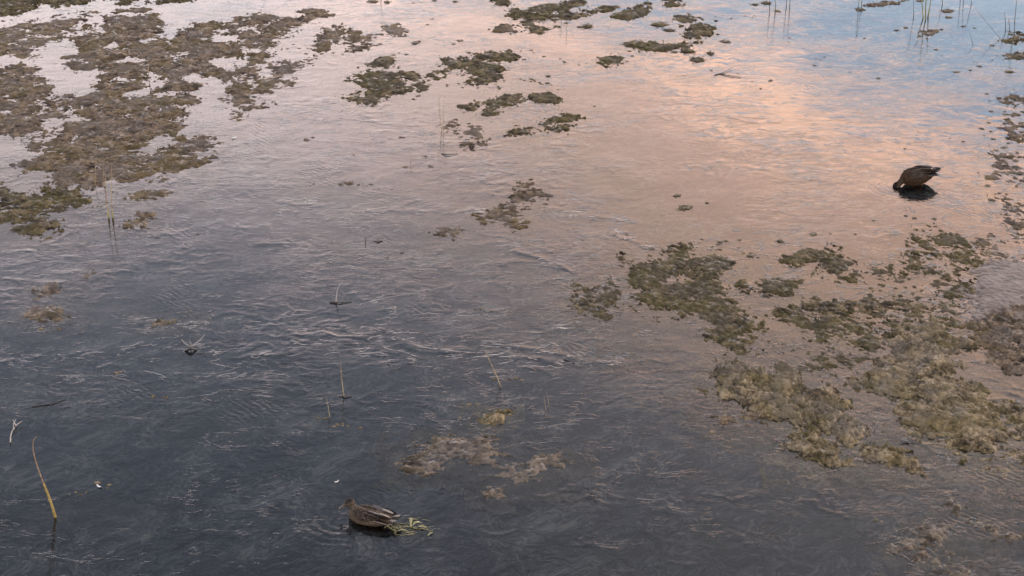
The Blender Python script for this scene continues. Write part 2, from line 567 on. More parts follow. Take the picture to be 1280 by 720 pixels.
def algae_mat_object(label, polys, cov=0.6, height=0.035, edge=0.16, mat='brown', holes=(), leaves=1800, clump=0.45, group=None, rough=1.0):
    """one low mat of algae and mud: an uneven height field that breaks the water surface; clumps, gaps and drowned skirts"""
    seed = _mat_seed[0]
    _mat_seed[0] += 13
    PG = [[G2(u, v)[:2] for u, v in p] for p in polys]
    HG = [[G2(u, v)[:2] for u, v in p] for p in holes]
    allp = np.array([q for p in PG for q in p])
    MAT_POLYS.extend(PG)
    mg = edge * 1.3 + 0.06
    x0, y0 = allp.min(0) - mg
    x1, y1 = allp.max(0) + mg
    nx, ny = max(6, int((x1 - x0) / DXG)), max(6, int((y1 - y0) / DYG))
    X, Y = np.meshgrid(np.linspace(x0, x1, nx), np.linspace(y0, y1, ny))
    fa = R(-36) if (x0 + x1) > 1.2 else R(4)
    XR, YR = X * math.cos(fa) + Y * math.sin(fa), -X * math.sin(fa) + Y * math.cos(fa)
    XR = XR * 0.5
    n1 = fbm(X, Y, 3.2, 4, seed, 0.55)
    n2 = fbm(XR, YR, 17.0, 3, seed + 4, 0.62)
    n3 = fbm(X, Y, 42.0, 2, seed + 8, 0.6)
    sdv = np.full(X.shape, -9.0)
    for p in PG:
        d, ins = seg_dist(X, Y, p)
        sdv = np.maximum(sdv, np.where(ins, d, -d))
    for p in HG:
        d, ins = seg_dist(X, Y, p)
        sdv = np.minimum(sdv, np.where(ins, -d, d) + 0.02)
    n4 = fbm(XR, YR, 34.0, 2, seed + 11, 0.65)
    edge = edge * 1.35
    e = np.clip(sdv / edge, -1.5, 0.45)
    sm = 0.45 if clump == 0 else 1.0
    q = 0.72 * e + (cov - 0.5) * 0.8 + sm * (0.9 * n1 + (clump + 0.1) * n2 + 0.55 * n4 + 0.12 * n3) - ((0.19 if x1 - x0 > 1.6 else 0.07) if mat == 'brown' else 0.06)
    h = np.where(q > 0, (0.95 if mat == 'tan' else 0.6) * height * (1 - np.exp(-q / 0.45)), 0.050 * q)
    h = h + np.clip(q + 0.3, 0, 1) * ((0.016 * n1 + 0.009 * n2 + 0.004 * n4) if mat == 'brown' else (0.010 * n1 + 0.009 * n2 + 0.007 * n4)) * rough - 0.001
    lim = BED0 - 0.004
    keep = h > lim
    fk = keep[:-1, :-1] | keep[:-1, 1:] | keep[1:, 1:] | keep[1:, :-1]
    h = np.maximum(h, BED0 - 0.03)
    F = grid_faces(ny, nx)[fk.ravel()]
    if len(F) == 0:
        return None
    used = np.unique(F)
    rem = np.full(nx * ny, -1)
    rem[used] = np.arange(len(used))
    V = np.stack([X, Y, h], -1).reshape(-1, 3)[used]
    F = rem[F]
    cx, cy = (x0 + x1) / 2, (y0 + y1) / 2
    V = V - np.array([cx, cy, 0])
    root = empty('algae_mat', (cx, cy, 0))
    tag(root, label, 'algae', group)
    link('mat_surface', mesh_from('mat_surface', V, F), M[mat], root)
    em = V[V[:, 2] > 0.004]
    nl = int((0.5 if mat == 'brown' else 1.1) * leaves * len(em) * DXG * DYG)
    if nl > 8:
        P = em[rng.integers(0, len(em), nl)] + rng.normal(0, 0.004, (nl, 3)) * np.array([1, 1, 0])
        LV, LF = leaf_arrays(P, flow=fa)
        lo = link('algae_blades', mesh_from('algae_blades', LV, LF, False), M[mat], root)
        lo['kind'] = 'stuff'
    return root


A = algae_mat_object
# -- shallows on the left
A('dark olive algae bank cut by the pond edge behind the pale open channel', [[(-30, -14), (105, -14), (106, 3), (80, 6), (50, 4), (33, 10), (20, 16), (0, 19), (-30, 22)]], .75, .05, .2, 'olive')
A('small dark clod of algae between the far olive bank and a long low strip', [[(145, 0), (150, -8), (170, -8), (166, 3), (158, 6)]], .7, .045, .1, 'olive')
A('long low dark strip of algae beside the pale blue patch of water', [[(188, 3), (190, -8), (245, -8), (236, 2), (215, 3), (200, 4)]], .7, .04, .1, 'olive')
A('grey brown wedge shaped mud island tapering to a point in pale water', [[(-20, 45), (13, 30), (50, 28), (77, 23), (97, 25), (95, 32), (80, 40), (75, 50), (50, 57), (40, 68), (20, 73), (-20, 66)]], .8, .03, .2, 'brown', clump=.25, leaves=700)
A('largest brown mud and algae island with a bright water hole and a lone reed',
  [z3(0, 0, [(260, 215), (310, 190), (300, 170), (315, 150), (310, 120), (370, 100), (420, 70), (470, 60), (560, 60), (600, 70), (610, 100), (590, 140), (640, 160), (680, 125), (710, 105), (800, 85), (815, 110), (810, 140), (780, 160), (850, 165), (890, 180), (870, 205), (770, 215), (800, 245), (850, 255), (850, 275), (780, 285), (690, 290), (715, 320), (700, 340), (590, 345), (620, 310), (640, 290), (560, 270), (490, 290), (420, 290), (380, 270), (310, 255), (265, 240)])],
  .85, .04, .2, 'brown', clump=.3, leaves=1100,
  holes=[z3(0, 0, [(455, 218), (490, 200), (530, 193), (548, 215), (510, 230), (460, 228)]), z3(0, 0, [(480, 152), (530, 138), (590, 138), (600, 152), (540, 160)])])
A('thin brown fringe of algae just behind the island with the water hole', [z3(0, 0, [(415, 50), (440, 35), (520, 30), (575, 28), (570, 45), (480, 52)])], .55, .03, .1, 'brown')
A('small ragged patch of weed near the tip of the wedge shaped mud island', [z3(0, 0, [(295, 55), (330, 40), (368, 42), (350, 62), (310, 64)])], .5, .03, .1, 'brown')
A('rounded brown mud island running out of view with an olive crown', [z3(0, 0, [(-60, 250), (80, 250), (140, 265), (130, 300), (180, 325), (160, 360), (110, 380), (60, 385), (-60, 395)])], .85, .04, .2, 'brown', clump=.3, leaves=1100)
A('flat tufted brown island with rusty weed below the rounded mud island', [z3(0, 0, [(-60, 405), (90, 395), (160, 405), (240, 410), (230, 440), (130, 460), (130, 485), (90, 505), (-60, 510)])], .7, .04, .16, 'brown')
A('long sprawling olive brown algae island with many arms and two thin stems',
  [z3(0, 0, [(190, 380), (260, 360), (330, 350), (360, 325), (400, 310), (520, 300), (540, 315), (500, 340), (470, 355), (560, 365), (680, 360), (745, 375), (720, 390), (680, 400), (700, 425), (660, 435), (620, 430), (650, 455), (690, 460), (690, 485), (620, 500), (560, 520), (510, 545), (480, 560), (500, 580), (570, 575), (640, 550), (680, 540), (670, 510), (750, 515), (765, 545), (750, 590), (710, 630), (640, 645), (590, 670), (540, 665), (460, 690), (380, 690), (300, 710), (200, 715), (190, 690), (240, 650), (200, 640), (100, 640), (80, 620), (150, 600), (130, 570), (140, 535), (250, 530), (180, 510), (160, 495), (240, 485), (270, 460), (300, 440), (280, 420), (280, 400), (250, 390)])],
  .8, .042, .18, 'brown', clump=.38, leaves=1500)
A('olive fringed mat at the edge of the dark blue water beside the reed pair',
  [z3(0, 240, [(-40, -20), (20, -15), (60, 0), (150, 10), (180, 0), (320, 0), (330, 40), (240, 70), (170, 90), (180, 110), (195, 150), (150, 165), (60, 160), (60, 130), (90, 110), (-40, 105)])], .58, .04, .16, 'olive')
A('ragged grey brown finger of algae reaching down from a knot of weed',
  [[(277, 32), (293, 23), (313, 15), (330, 18), (357, 20), (373, 13), (400, 10), (413, 13), (407, 20), (387, 27), (367, 37), (357, 48), (343, 57), (333, 67), (328, 83), (320, 95), (313, 110), (320, 118), (320, 128), (300, 135), (283, 135), (287, 120), (283, 105), (282, 98), (290, 85), (310, 72), (312, 65), (300, 58), (293, 42)]], .62, .035, .16, 'brown', leaves=1500)
A('small lobed mat lying against the ragged finger of algae', [z3(320, 0, [(0, 310), (50, 290), (60, 260), (50, 250), (90, 240), (170, 225), (185, 250), (130, 270), (100, 285), (140, 300), (145, 325), (90, 335), (0, 345)])], .55, .03, .12, 'brown')
A('thin grey film of weed trailing off the foot of the ragged finger', [[(283, 142), (300, 138), (322, 130), (335, 122), (332, 132), (312, 142), (305, 160), (295, 152)]], .3, .022, .14, 'brown')
# -- far middle
A('loose flecked patch of weed beside a smooth grey mud hump', [z3(320, 0, [(230, 140), (240, 110), (300, 100), (370, 115), (440, 115), (455, 130), (390, 150), (420, 180), (370, 200), (290, 165), (250, 200), (230, 228), (205, 232), (215, 205)])], .42, .035, .12, 'brown', clump=.7)
A('smooth rounded grey mud hump without weed', [z3(320, 0, [(485, 118), (500, 95), (530, 92), (560, 120), (545, 132), (500, 132)])], .8, .03, .12, 'brown', clump=.1, leaves=0, rough=.3)
A('curved olive crest of weed above a broader brown patch', [z3(320, 0, [(370, 290), (400, 255), (440, 228), (500, 210), (535, 225), (520, 245), (450, 257), (400, 285)])], .55, .04, .11, 'olive')
A('broad brown weed patch with a tail under the curved olive crest', [z3(320, 0, [(360, 290), (420, 270), (520, 275), (600, 268), (630, 300), (640, 330), (560, 345), (500, 360), (440, 400), (400, 402), (345, 355), (420, 330), (370, 300)])], .5, .035, .13, 'olive', clump=.6)
A('branching olive weed patch between the broad brown patch and open pink water', [z3(320, 0, [(650, 290), (660, 250), (720, 215), (790, 215), (880, 190), (960, 205), (990, 215), (960, 237), (900, 232), (930, 270), (920, 300), (840, 310), (770, 300), (790, 262), (720, 267), (680, 292)])], .52, .04, .13, 'olive', clump=.6)
A('bright olive green strip of weed near the pair of thin reeds', [[(577, 133), (607, 125), (633, 118), (650, 118), (646, 130), (622, 135), (617, 144), (603, 144), (600, 135), (583, 140)]], .65, .04, .1, 'olive')
A('neat oval dark green clump off the end of the bright olive strip', [[(668, 122), (677, 115), (695, 115), (697, 125), (683, 128)]], .8, .045, .1, 'olive')
A('speckled dark spray of weed pointing into the open pink water', [z3(640, 0, [(-10, 498), (60, 470), (120, 450), (190, 430), (240, 440), (235, 470), (160, 490), (100, 492), (20, 507)])], .5, .035, .11, 'olive', clump=.65)
A('loose brown flecks of weed scattered below the pair of thin reeds', [z3(320, 0, [(695, 480), (740, 450), (800, 470), (850, 480), (860, 540), (790, 560), (760, 520), (700, 495)])], .25, .03, .12, 'brown', clump=.8)
A('layered olive weed raft under the distant reeds with reflected stems', [z3(640, 0, [(-10, 40), (60, 30), (150, 15), (250, 3), (282, 25), (190, 32), (270, 55), (235, 75), (130, 80), (60, 76), (-10, 66)])], .55, .045, .13, 'olive')
A('low strip of dark weed ahead of the layered olive raft', [z3(640, 0, [(10, 80), (60, 78), (110, 95), (175, 98), (120, 112), (100, 128), (40, 128), (70, 110), (20, 96)])], .4, .035, .11, 'olive')
A('dark tuft of weed at the far rim of the pond', [z3(320, 0, [(880, -10), (955, -10), (955, 14), (900, 18)])], .6, .04, .1, 'olive')
A('compact dark brown clump standing alone in pale pink water', [z3(320, 0, [(880, 118), (920, 95), (955, 103), (975, 118), (930, 122)])], .75, .05, .09, 'brown')
A('flat lens of olive weed beside the layered raft', [z3(640, 0, [(270, 40), (330, 25), (390, 30), (372, 48), (310, 50)])], .65, .04, .1, 'olive')
A('two humped olive clump in the middle of the far pale water', [z3(640, 0, [(385, 65), (410, 40), (450, 35), (480, 25), (520, 30), (515, 50), (450, 65), (430, 76)])], .7, .045, .1, 'olive')
A('long dark lens of weed with pointed ends on orange water', [z3(640, 0, [(415, 165), (500, 152), (560, 163), (640, 163), (652, 175), (580, 182), (540, 192), (460, 182)])], .72, .045, .1, 'olive')
A('small olive clump at the border of the blue water', [z3(640, 0, [(612, 72), (660, 50), (700, 65), (680, 85), (630, 88)])], .65, .04, .1, 'olive')
A('wedge of olive weed hanging below the small clump by blue water', [z3(640, 0, [(640, 95), (700, 88), (735, 105), (715, 140), (690, 162), (670, 130)])], .65, .045, .12, 'olive')
A('flecked loose clump on orange water before the long dark lens', [z3(640, 0, [(325, 218), (370, 203), (400, 213), (420, 230), (370, 252), (345, 238)])], .5, .035, .09, 'olive', clump=.7)
A('fringe of olive weed along the far rim by the blue water', [z3(640, 0, [(575, -5), (650, 3), (640, 22), (590, 25)])], .6, .04, .09, 'olive')
A('long thin brown weed bar between the far reeds on blue water', [z3(960, 0, [(355, 24), (380, 14), (430, 10), (520, -5), (535, 8), (440, 22)])], .6, .045, .1, 'brown')
A('ring of brown weed about the foot of the green reed', [z3(960, 0, [(540, 132), (575, 118), (650, 100), (668, 112), (600, 138)])], .45, .04, .1, 'brown', clump=.6)
A('dark weed raft around the reeds at the edge of the orange water', [z3(960, 0, [(878, 145), (920, 128), (1290, 126), (1290, 155), (890, 156)])], .7, .045, .11, 'olive')
A('low olive weed raft in front of the dark raft with reeds', [z3(960, 0, [(850, 208), (920, 198), (1290, 192), (1290, 225), (900, 222)])], .62, .04, .1, 'olive')
A('speckled band of weed on the glowing orange water behind the feeding duck', [z3(960, 0, [(860, 370), (920, 345), (1290, 340), (1290, 560), (930, 560), (880, 490), (900, 420)])], .2, .03, .14, 'brown', clump=.9)
A('scattered dark weed on the orange water beside the feeding duck', [z3(960, 0, [(820, 570), (900, 560), (1290, 560), (1290, 690), (880, 690), (780, 680), (830, 640)])], .2, .03, .14, 'brown', clump=.9)
# -- right hand flats
A('speckled weed fringe trailing away behind the wet mud bank', [z3(960, 240, [(800, 30), (880, 10), (1290, 20), (1290, 120), (930, 150), (880, 130), (870, 60)])], .22, .03, .14, 'brown', clump=.9)
A('large olive green weed mat with a long tail running down to tan clumps',
  [z3(640, 240, [(405, 285), (440, 265), (520, 260), (570, 240), (650, 210), (680, 225), (720, 235), (780, 230), (820, 240), (790, 275), (760, 300), (780, 330), (800, 370), (800, 410), (850, 450), (900, 510), (910, 550), (880, 580), (900, 600), (830, 600), (800, 560), (740, 530), (720, 480), (640, 465), (570, 435), (500, 410), (440, 390), (450, 340), (430, 300)])], .58, .042, .18, 'olive', clump=.55, leaves=2600)
A('loose flecks of weed trailing off the large olive green mat', [z3(640, 240, [(235, 410), (260, 390), (240, 345), (300, 338), (390, 328), (410, 370), (390, 390), (445, 410), (445, 437), (380, 432), (350, 478), (290, 462), (245, 440)])], .38, .035, .13, 'olive', clump=.8)
A('pair of small dark clumps between two olive mats', [[(926, 356), (945, 354), (950, 364), (930, 364)], [(952, 352), (985, 350), (998, 352), (990, 364), (975, 368), (955, 366)]], .62, .04, .11, 'olive')
A('arched olive mat with a bare water gap in its middle', [z3(960, 240, [(70, 255), (110, 215), (180, 213), (260, 218), (285, 245), (332, 265), (312, 290), (338, 330), (300, 342), (240, 312), (190, 302), (180, 270), (110, 277)])], .52, .038, .13, 'olive', clump=.65)
A('wide loose olive patch of broken weed below the arched mat', [z3(960, 240, [(30, 475), (40, 428), (120, 418), (190, 398), (260, 408), (350, 388), (380, 376), (432, 400), (400, 440), (345, 470), (400, 530), (440, 570), (420, 602), (330, 582), (180, 552), (130, 512), (60, 490)])], .42, .036, .15, 'olive', clump=.7)
A('small flecked weed cluster between the arched mat and the pebbly weed', [z3(960, 240, [(380, 300), (420, 275), (470, 275), (485, 320), (430, 345), (400, 330)])], .38, .03, .11, 'olive', clump=.75)
A('pebbly dark weed patch leading to the narrow inlet', [z3(960, 240, [(500, 250), (540, 225), (600, 255), (640, 280), (690, 300), (690, 335), (745, 340), (745, 385), (690, 405), (640, 395), (600, 355), (570, 315), (525, 285)])], .42, .035, .14, 'olive', clump=.75)
A('small dark weed clump in pink water behind the pebbly patch', [z3(960, 240, [(590, 175), (640, 160), (700, 170), (715, 188), (660, 195)])], .6, .035, .1, 'olive')
A('broad tan and olive hay like mat sloping along the narrow inlet',
  [[(1073, 470), (1100, 460), (1107, 437), (1133, 433), (1137, 420), (1153, 400), (1170, 407), (1183, 427), (1200, 433), (1190, 447), (1190, 457), (1172, 465), (1190, 480), (1227, 493), (1243, 507), (1395, 525), (1395, 560), (1247, 553), (1233, 560), (1207, 560), (1190, 547), (1187, 538), (1160, 535), (1133, 535), (1117, 530), (1127, 517), (1117, 510), (1123, 500), (1103, 487)]], .72, .045, .18, 'tan', clump=.4, leaves=2600)
A('grassy brown crown of the wet mud bank across the inlet',
  [[(1215, 402), (1240, 396), (1258, 384), (1275, 376), (1395, 370), (1395, 470), (1267, 462), (1247, 455), (1227, 452), (1243, 440), (1227, 430), (1213, 420), (1197, 410)]], .7, .06, .18, 'brown', clump=.4, leaves=2200)
A('bare smooth wet mud bank rising behind the grassy crown', [[(1218, 356), (1230, 342), (1247, 333), (1395, 325), (1395, 392), (1262, 390), (1240, 394), (1224, 380)]], .9, .05, .34, 'mud', clump=0, leaves=0, rough=.12)
A('grey film of drowned weed spreading behind the bare mud bank', [z3(960, 240, [(735, 245), (790, 180), (850, 158), (1290, 175), (1290, 255), (860, 262), (780, 275)])], .3, .02, .15, 'brown', clump=.4, leaves=500)
A('thick golden tan weed clump at the foot of the olive tail', [[(903, 473), (917, 460), (930, 460), (960, 467), (980, 465), (997, 473), (1000, 493), (1023, 510), (1023, 523), (993, 525), (960, 517), (940, 503), (910, 490)]], .75, .06, .15, 'tan', leaves=3000)
A('golden tan weed ridge curling down beside the thick clump', [[(1009, 487), (1037, 490), (1053, 503), (1060, 520), (1072, 537), (1060, 548), (1040, 540), (1029, 527), (1026, 510), (1012, 497)]], .68, .055, .13, 'tan', leaves=3000)
A('flattened pale weed rim spread around the thick golden clump', [[(880, 488), (905, 492), (940, 508), (960, 520), (935, 538), (920, 545), (905, 525), (890, 505)]], .22, .022, .14, 'brown', clump=.7)
A('low golden mound of weed with a pale skirt in grey water', [z3(960, 480, [(50, 230), (100, 205), (180, 200), (230, 215), (250, 250), (290, 285), (370, 300), (340, 325), (250, 300), (160, 272), (90, 250)])], .62, .045, .12, 'tan', leaves=2600)
A('slender golden weed bar beside the low golden mound', [z3(960, 480, [(330, 225), (390, 225), (440, 250), (500, 260), (560, 290), (572, 322), (520, 320), (450, 297), (380, 272)])], .62, .05, .12, 'tan', leaves=2600)
A('forked tan streak of weed lying in dark water', [z3(960, 480, [(680, 432), (740, 462), (800, 450), (850, 415), (912, 418), (890, 450), (800, 482), (770, 512), (700, 492)])], .42, .03, .11, 'drab', clump=.6)
A('curved thin rim of tan weed beyond the forked streak', [z3(960, 480, [(800, 525), (830, 535), (870, 562), (920, 560), (1290, 540), (1290, 575), (920, 580), (850, 575)])], .4, .028, .08, 'drab', clump=.6)
A('long loose trail of tan flecks below the forked streak', [z3(960, 480, [(470, 612), (560, 552), (650, 528), (700, 510), (740, 515), (660, 575), (620, 600), (700, 630), (760, 680), (770, 740), (680, 740), (620, 672), (540, 652)])], .36, .028, .12, 'drab', clump=.7)
A('wide pale tan weed patch barely breaking the dark water behind the swimming duck', [[(500, 582), (517, 566), (533, 552), (553, 547), (580, 552), (610, 552), (622, 563), (614, 578), (590, 581), (560, 577), (535, 588), (512, 589)]], .66, .028, .12, 'drab', clump=.6)
A('pale tan arm of weed ending in a blunt tip', [[(611, 595), (622, 586), (640, 582), (660, 577), (683, 570), (703, 566), (721, 578), (707, 582), (686, 578), (660, 590), (640, 604), (622, 602)]], .64, .028, .1, 'drab', clump=.55)
A('small crumb of tan weed under the blunt tipped arm', [[(606, 616), (616, 612), (632, 616), (626, 624), (610, 623)]], .5, .028, .07, 'drab')
A('small golden weed knot below the leaning pale reed', [[(596, 516), (606, 511), (622, 516), (632, 520), (625, 529), (610, 528)]], .6, .035, .08, 'tan')
A('brown weed cluster with loose flecks in the middle of the pond', [[(587, 280), (597, 273), (613, 263), (630, 250), (645, 232), (665, 230), (690, 244), (660, 260), (650, 285), (637, 291), (620, 280), (605, 286)]], .3, .033, .12, 'brown', clump=.85)
A('faint speckled weed patch beside the loose brown cluster', [[(545, 288), (560, 281), (576, 289), (578, 302), (556, 300)]], .3, .025, .1, 'brown', clump=.85)
A('fine net of broken weed joining the pebbly patch to the hay like mat', [[(1085, 392), (1120, 372), (1160, 368), (1190, 378), (1215, 395), (1205, 412), (1160, 402), (1135, 418), (1105, 432), (1088, 415)]], .28, .03, .18, 'olive', clump=.8)
A('thin net of weed flecks between the wide loose patch and the golden ridge', [[(985, 436), (1040, 440), (1095, 450), (1075, 470), (1030, 474), (1000, 462)]], .18, .026, .16, 'olive', clump=.85)
A('ragged film of pale weed below the hay like mat', [[(1180, 560), (1230, 562), (1395, 566), (1395, 600), (1255, 590), (1210, 585)]], .2, .024, .16, 'tan', clump=.75)
A('sparse net of weed flecks on pink water above the pebbly patch', [[(1120, 290), (1170, 280), (1215, 300), (1235, 325), (1210, 345), (1185, 335), (1150, 315)]], .16, .026, .16, 'olive', clump=.9)
# -- left shallows, small ones
A('low brown tuft of weed off the long sprawling island', [z3(0, 240, [(488, 18), (540, 2), (610, -3), (628, 12), (570, 30), (500, 30)])], .6, .035, .1, 'brown')
A('round brown tuft of weed beside the standing reed pair', [z3(0, 240, [(480, 115), (520, 75), (560, 85), (582, 105), (540, 127), (490, 128)])], .65, .04, .1, 'brown')
A('crescent of tan weed standing in dark blue water', [z3(0, 240, [(98, 430), (130, 390), (118, 365), (180, 345), (207, 355), (172, 387), (150, 400), (190, 430), (252, 465), (220, 482), (150, 467), (108, 457)])], .48, .035, .1, 'drab', clump=.5)
A('small flecked streak of weed above the crescent', [z3(0, 240, [(298, 318), (340, 275), (382, 272), (355, 312), (320, 332)])], .38, .025, .09, 'drab', clump=.7)
A('thin wavy line of scum and weed behind the dry branch', [z3(0, 240, [(530, 515), (570, 490), (640, 478), (715, 455), (722, 468), (660, 495), (600, 505)])], .35, .02, .08, 'drab', clump=.6)

# the film of water creases where weed lies just under it, round every mat
for P in MAT_POLYS:
    P = np.array(P)
    (x0, y0), (x1, y1) = P.min(0) - 0.45, P.max(0) + 0.45
    sel = (WX > x0) & (WX < x1) & (WY > y0) & (WY < y1)
    if sel.any():
        d, ins = seg_dist(WX[sel], WY[sel], P)
        SH[sel] = np.maximum(SH[sel], (0.6 if P[:, 0].mean() > 0.4 and P[:, 1].mean() < 20 else 0.15) * np.exp(-(np.where(ins, d * 0.5, d) / 0.2) ** 2))
at_ = WATER.data.attributes.new('shoal', 'FLOAT', 'POINT')
at_.data.foreach_set('value', np.concatenate([(SH * WF).ravel(), np.zeros(4)]).astype(np.float32))


# ------------------------------------------------------------------ tubes, reeds, twigs
def tube(points, radii, sides=6):
    pts = [Vector(p) for p in points]
    V, F = [], []
    n = len(pts)
    for i, p in enumerate(pts):
        d = (pts[min(i + 1, n - 1)] - pts[max(i - 1, 0)]).normalized()
        a = d.cross(Vector((0.3, 1, 0.2))).normalized()
        b = d.cross(a)
        for k in range(sides):
            w = 2 * math.pi * k / sides
            V.append(p + (a * math.cos(w) + b * math.sin(w)) * radii[i])
    for i in range(n - 1):
        for k in range(sides):
            k2 = (k + 1) % sides
            F.append((i * sides + k, i * sides + k2, (i + 1) * sides + k2, (i + 1) * sides + k))
    return [tuple(v) for v in V], F


def join(parts):
    V, F = [], []
    for v, f in parts:
        o_ = len(V)
        V += v
        F += [tuple(i + o_ for i in q) for q in f]
    return V, F


def curve_pts(ctrl, n=14):
    """smooth curve through control points (Catmull-Rom)"""
    c = [Vector(p) for p in ctrl]
    c = [c[0] * 2 - c[1]] + c + [c[-1] * 2 - c[-2]]
    out = []
    seg = len(c) - 3
    for i in range(n):
        t_ = i / (n - 1) * seg
        k = min(int(t_), seg - 1)
        f = t_ - k
        p0, p1, p2, p3 = c[k:k + 4]
        out.append(0.5 * ((2 * p1) + (p2 - p0) * f + (2 * p0 - 5 * p1 + 4 * p2 - p3) * f * f + (3 * p1 - p0 - 3 * p2 + p3) * f ** 3))
    return out


def reed(label, stems, mat='reed', r=0.006, group=None, cat='reed', sheath=None):
    """stems: lists of photo pixels from the foot at the water upwards"""
    fu, fv = stems[0][0]
    base = Vector(G2(fu, fv))
    root = empty('reed', base)
    tag(root, label, cat, group)
    for s_ in stems:
        bu, bv = s_[0]
        foot = Vector(G2(bu, bv))
        pts = [foot - Vector((0, 0, 0.055)), foot] + [UP(u, v, bu, bv) for u, v in s_[1:]]
        lean = random.uniform(-0.12, 0.12)
        pts = [p + Vector((0, lean * max(p.z, 0), 0)) for p in pts]
        cp = curve_pts(pts, 16)
        rad = [r * (1 - 0.72 * i / 15) for i in range(16)]
        V, F = tube([p - base for p in cp], rad)
        link('stem', mesh_from('stem', V, F), M[mat], root)
        if sheath:
            V, F = tube([p - base for p in cp[1:7]], [r * q for q in (1.5, 1.6, 1.5, 1.4, 1.3, 1.05)])
            link('leaf_sheath', mesh_from('leaf_sheath', V, F), M[sheath], root)
    return root


reed('tall bent tan reed with a yellow green foot standing alone in dark water', [[(69, 646), (62, 622), (53, 598), (45, 573), (42, 556), (44, 546), (48, 543)]], 'reed_tan', .0075, sheath='reed_yellow')
reed('straight pale reed standing in dark blue water behind the swimming duck', [[(430, 495), (428, 480), (426, 452)]], 'reed', .007)
reed('short thin reed rising from a little floating weed', [[(412, 521), (410, 508), (408, 497)]], 'reed', .0045)
reed('pale reed leaning over above the golden weed knot', [[(626, 483), (619, 465), (609, 442), (605, 434)]], 'reed', .0065)
reed('short curved whitish reed growing from a dark twig', [[(420, 377), (421, 366), (424, 357), (427, 353)]], 'pale_wood', .007)
reed('standing pair of yellow reeds by the round brown tuft', [[(136, 272), (134, 255), (133, 236), (132, 215)], [(141, 272), (140, 255), (140, 236), (141, 205)]], 'reed', .008, sheath='weed')
reed('two slim tan stems standing in the sprawling algae island', [[(119, 232), (119, 218), (120, 200)], [(131, 233), (130, 220), (129, 203)]], 'reed', .005)
reed('lone tan reed standing at the water hole island', [[(186, 95), (185, 80), (185, 60)]], 'reed', .007)
reed('pair of thin tan reeds at the edge of loose brown flecks', [[(552, 163), (550, 145), (549, 126), (551, 118)], [(554, 163), (554, 145), (556, 118)]], 'reed', .005)
reed('very short thin stem in open mauve water', [[(513, 201), (513, 192), (513, 184)]], 'reed', .0035)
reed('two faint hair thin stems in grey water', [[(682, 512), (681, 503), (680, 494)], [(686, 508), (685, 498), (683, 489)]], 'reed', .0028)
reed('short dark stub of a reed beside a dark clod', [[(457, 303), (457, 296)]], 'reed_dark', .006)
reed('yellow green thick reed standing in the ring of brown weed', [[(1157, 24), (1157, 10), (1159, -12), (1161, -40)], [(1154, 22), (1153, 8), (1152, -20)], [(1160, 21), (1163, 4), (1168, -25)]], 'reed_green', .011)
reed('straight slim dark reed beside the yellow green reed', [[(1142, 22), (1142, 5), (1143, -40)]], 'reed_dark', .006)
reed('dark reed group rising from the far dark raft by orange water', [[(1268, 42), (1269, 25), (1272, 0), (1275, -40)], [(1262, 38), (1261, 28), (1261, 22)], [(1257, 38), (1257, 28), (1256, 16)]], 'reed_dark', .007)
reed('long slanting thin reed leaning away from the dark raft', [[(1250, 48), (1240, 36), (1222, 14), (1216, 6)]], 'reed_dark', .0035)
reed('reed group of four dark stems at the far rim over blue water', [[(962, 15), (962, 0), (963, -25)], [(969, 15), (969, 0), (968, -30)], [(983, 9), (983, -5), (984, -30)], [(987, 10), (988, -5), (990, -30)]], 'reed_dark', .007)
reed('slender dark reeds at the tip of the long thin weed bar', [[(1073, 10), (1074, -5), (1076, -30)], [(1077, 9), (1077, -5), (1077, -30)]], 'reed_dark', .006)
reed('small cluster of dark stems beyond the yellow green reed', [[(1178, 5), (1178, -10), (1177, -30)], [(1204, 5), (1206, -8), (1210, -30)], [(1214, 6), (1214, -10), (1213, -30)], [(1200, 6), (1201, -8), (1203, -25)]], 'reed_dark', .006)
reed('dark stems growing out of the layered olive weed raft', [[(708, 18), (708, 5), (709, -20)], [(703, 14), (702, 0), (701, -20)]], 'reed_dark', .006)
reed('thin dark stem over the far pale pink water', [[(476, 5), (477, -5), (478, -25)]], 'reed_dark', .005)
reed('fine lone dark stem standing in the pale blue water', [[(1216, 56), (1213, 44), (1210, 36)]], 'reed_dark', .003)


def twig(label, limbs, mat, r, cat='twig', z=0.012):
    """limbs: photo pixels of sticks lying at the water; one object"""
    u0, v0 = limbs[0][0][:2]
    base = Vector(G2(u0, v0))
    root = empty('twig', base)
    tag(root, label, cat)
    for li, s_ in enumerate(limbs):
        pts = []
        for i, p in enumerate(s_):
            zz = z if len(p) < 3 else p[2]
            pts.append(Vector(G2(p[0], p[1], zz)) - base)
        cp = curve_pts(pts, 10)
        V, F = tube(cp, [r * (1 - 0.6 * i / 9) for i in range(10)])
        link('branch', mesh_from('branch', V, F), M[mat], root)
    return root


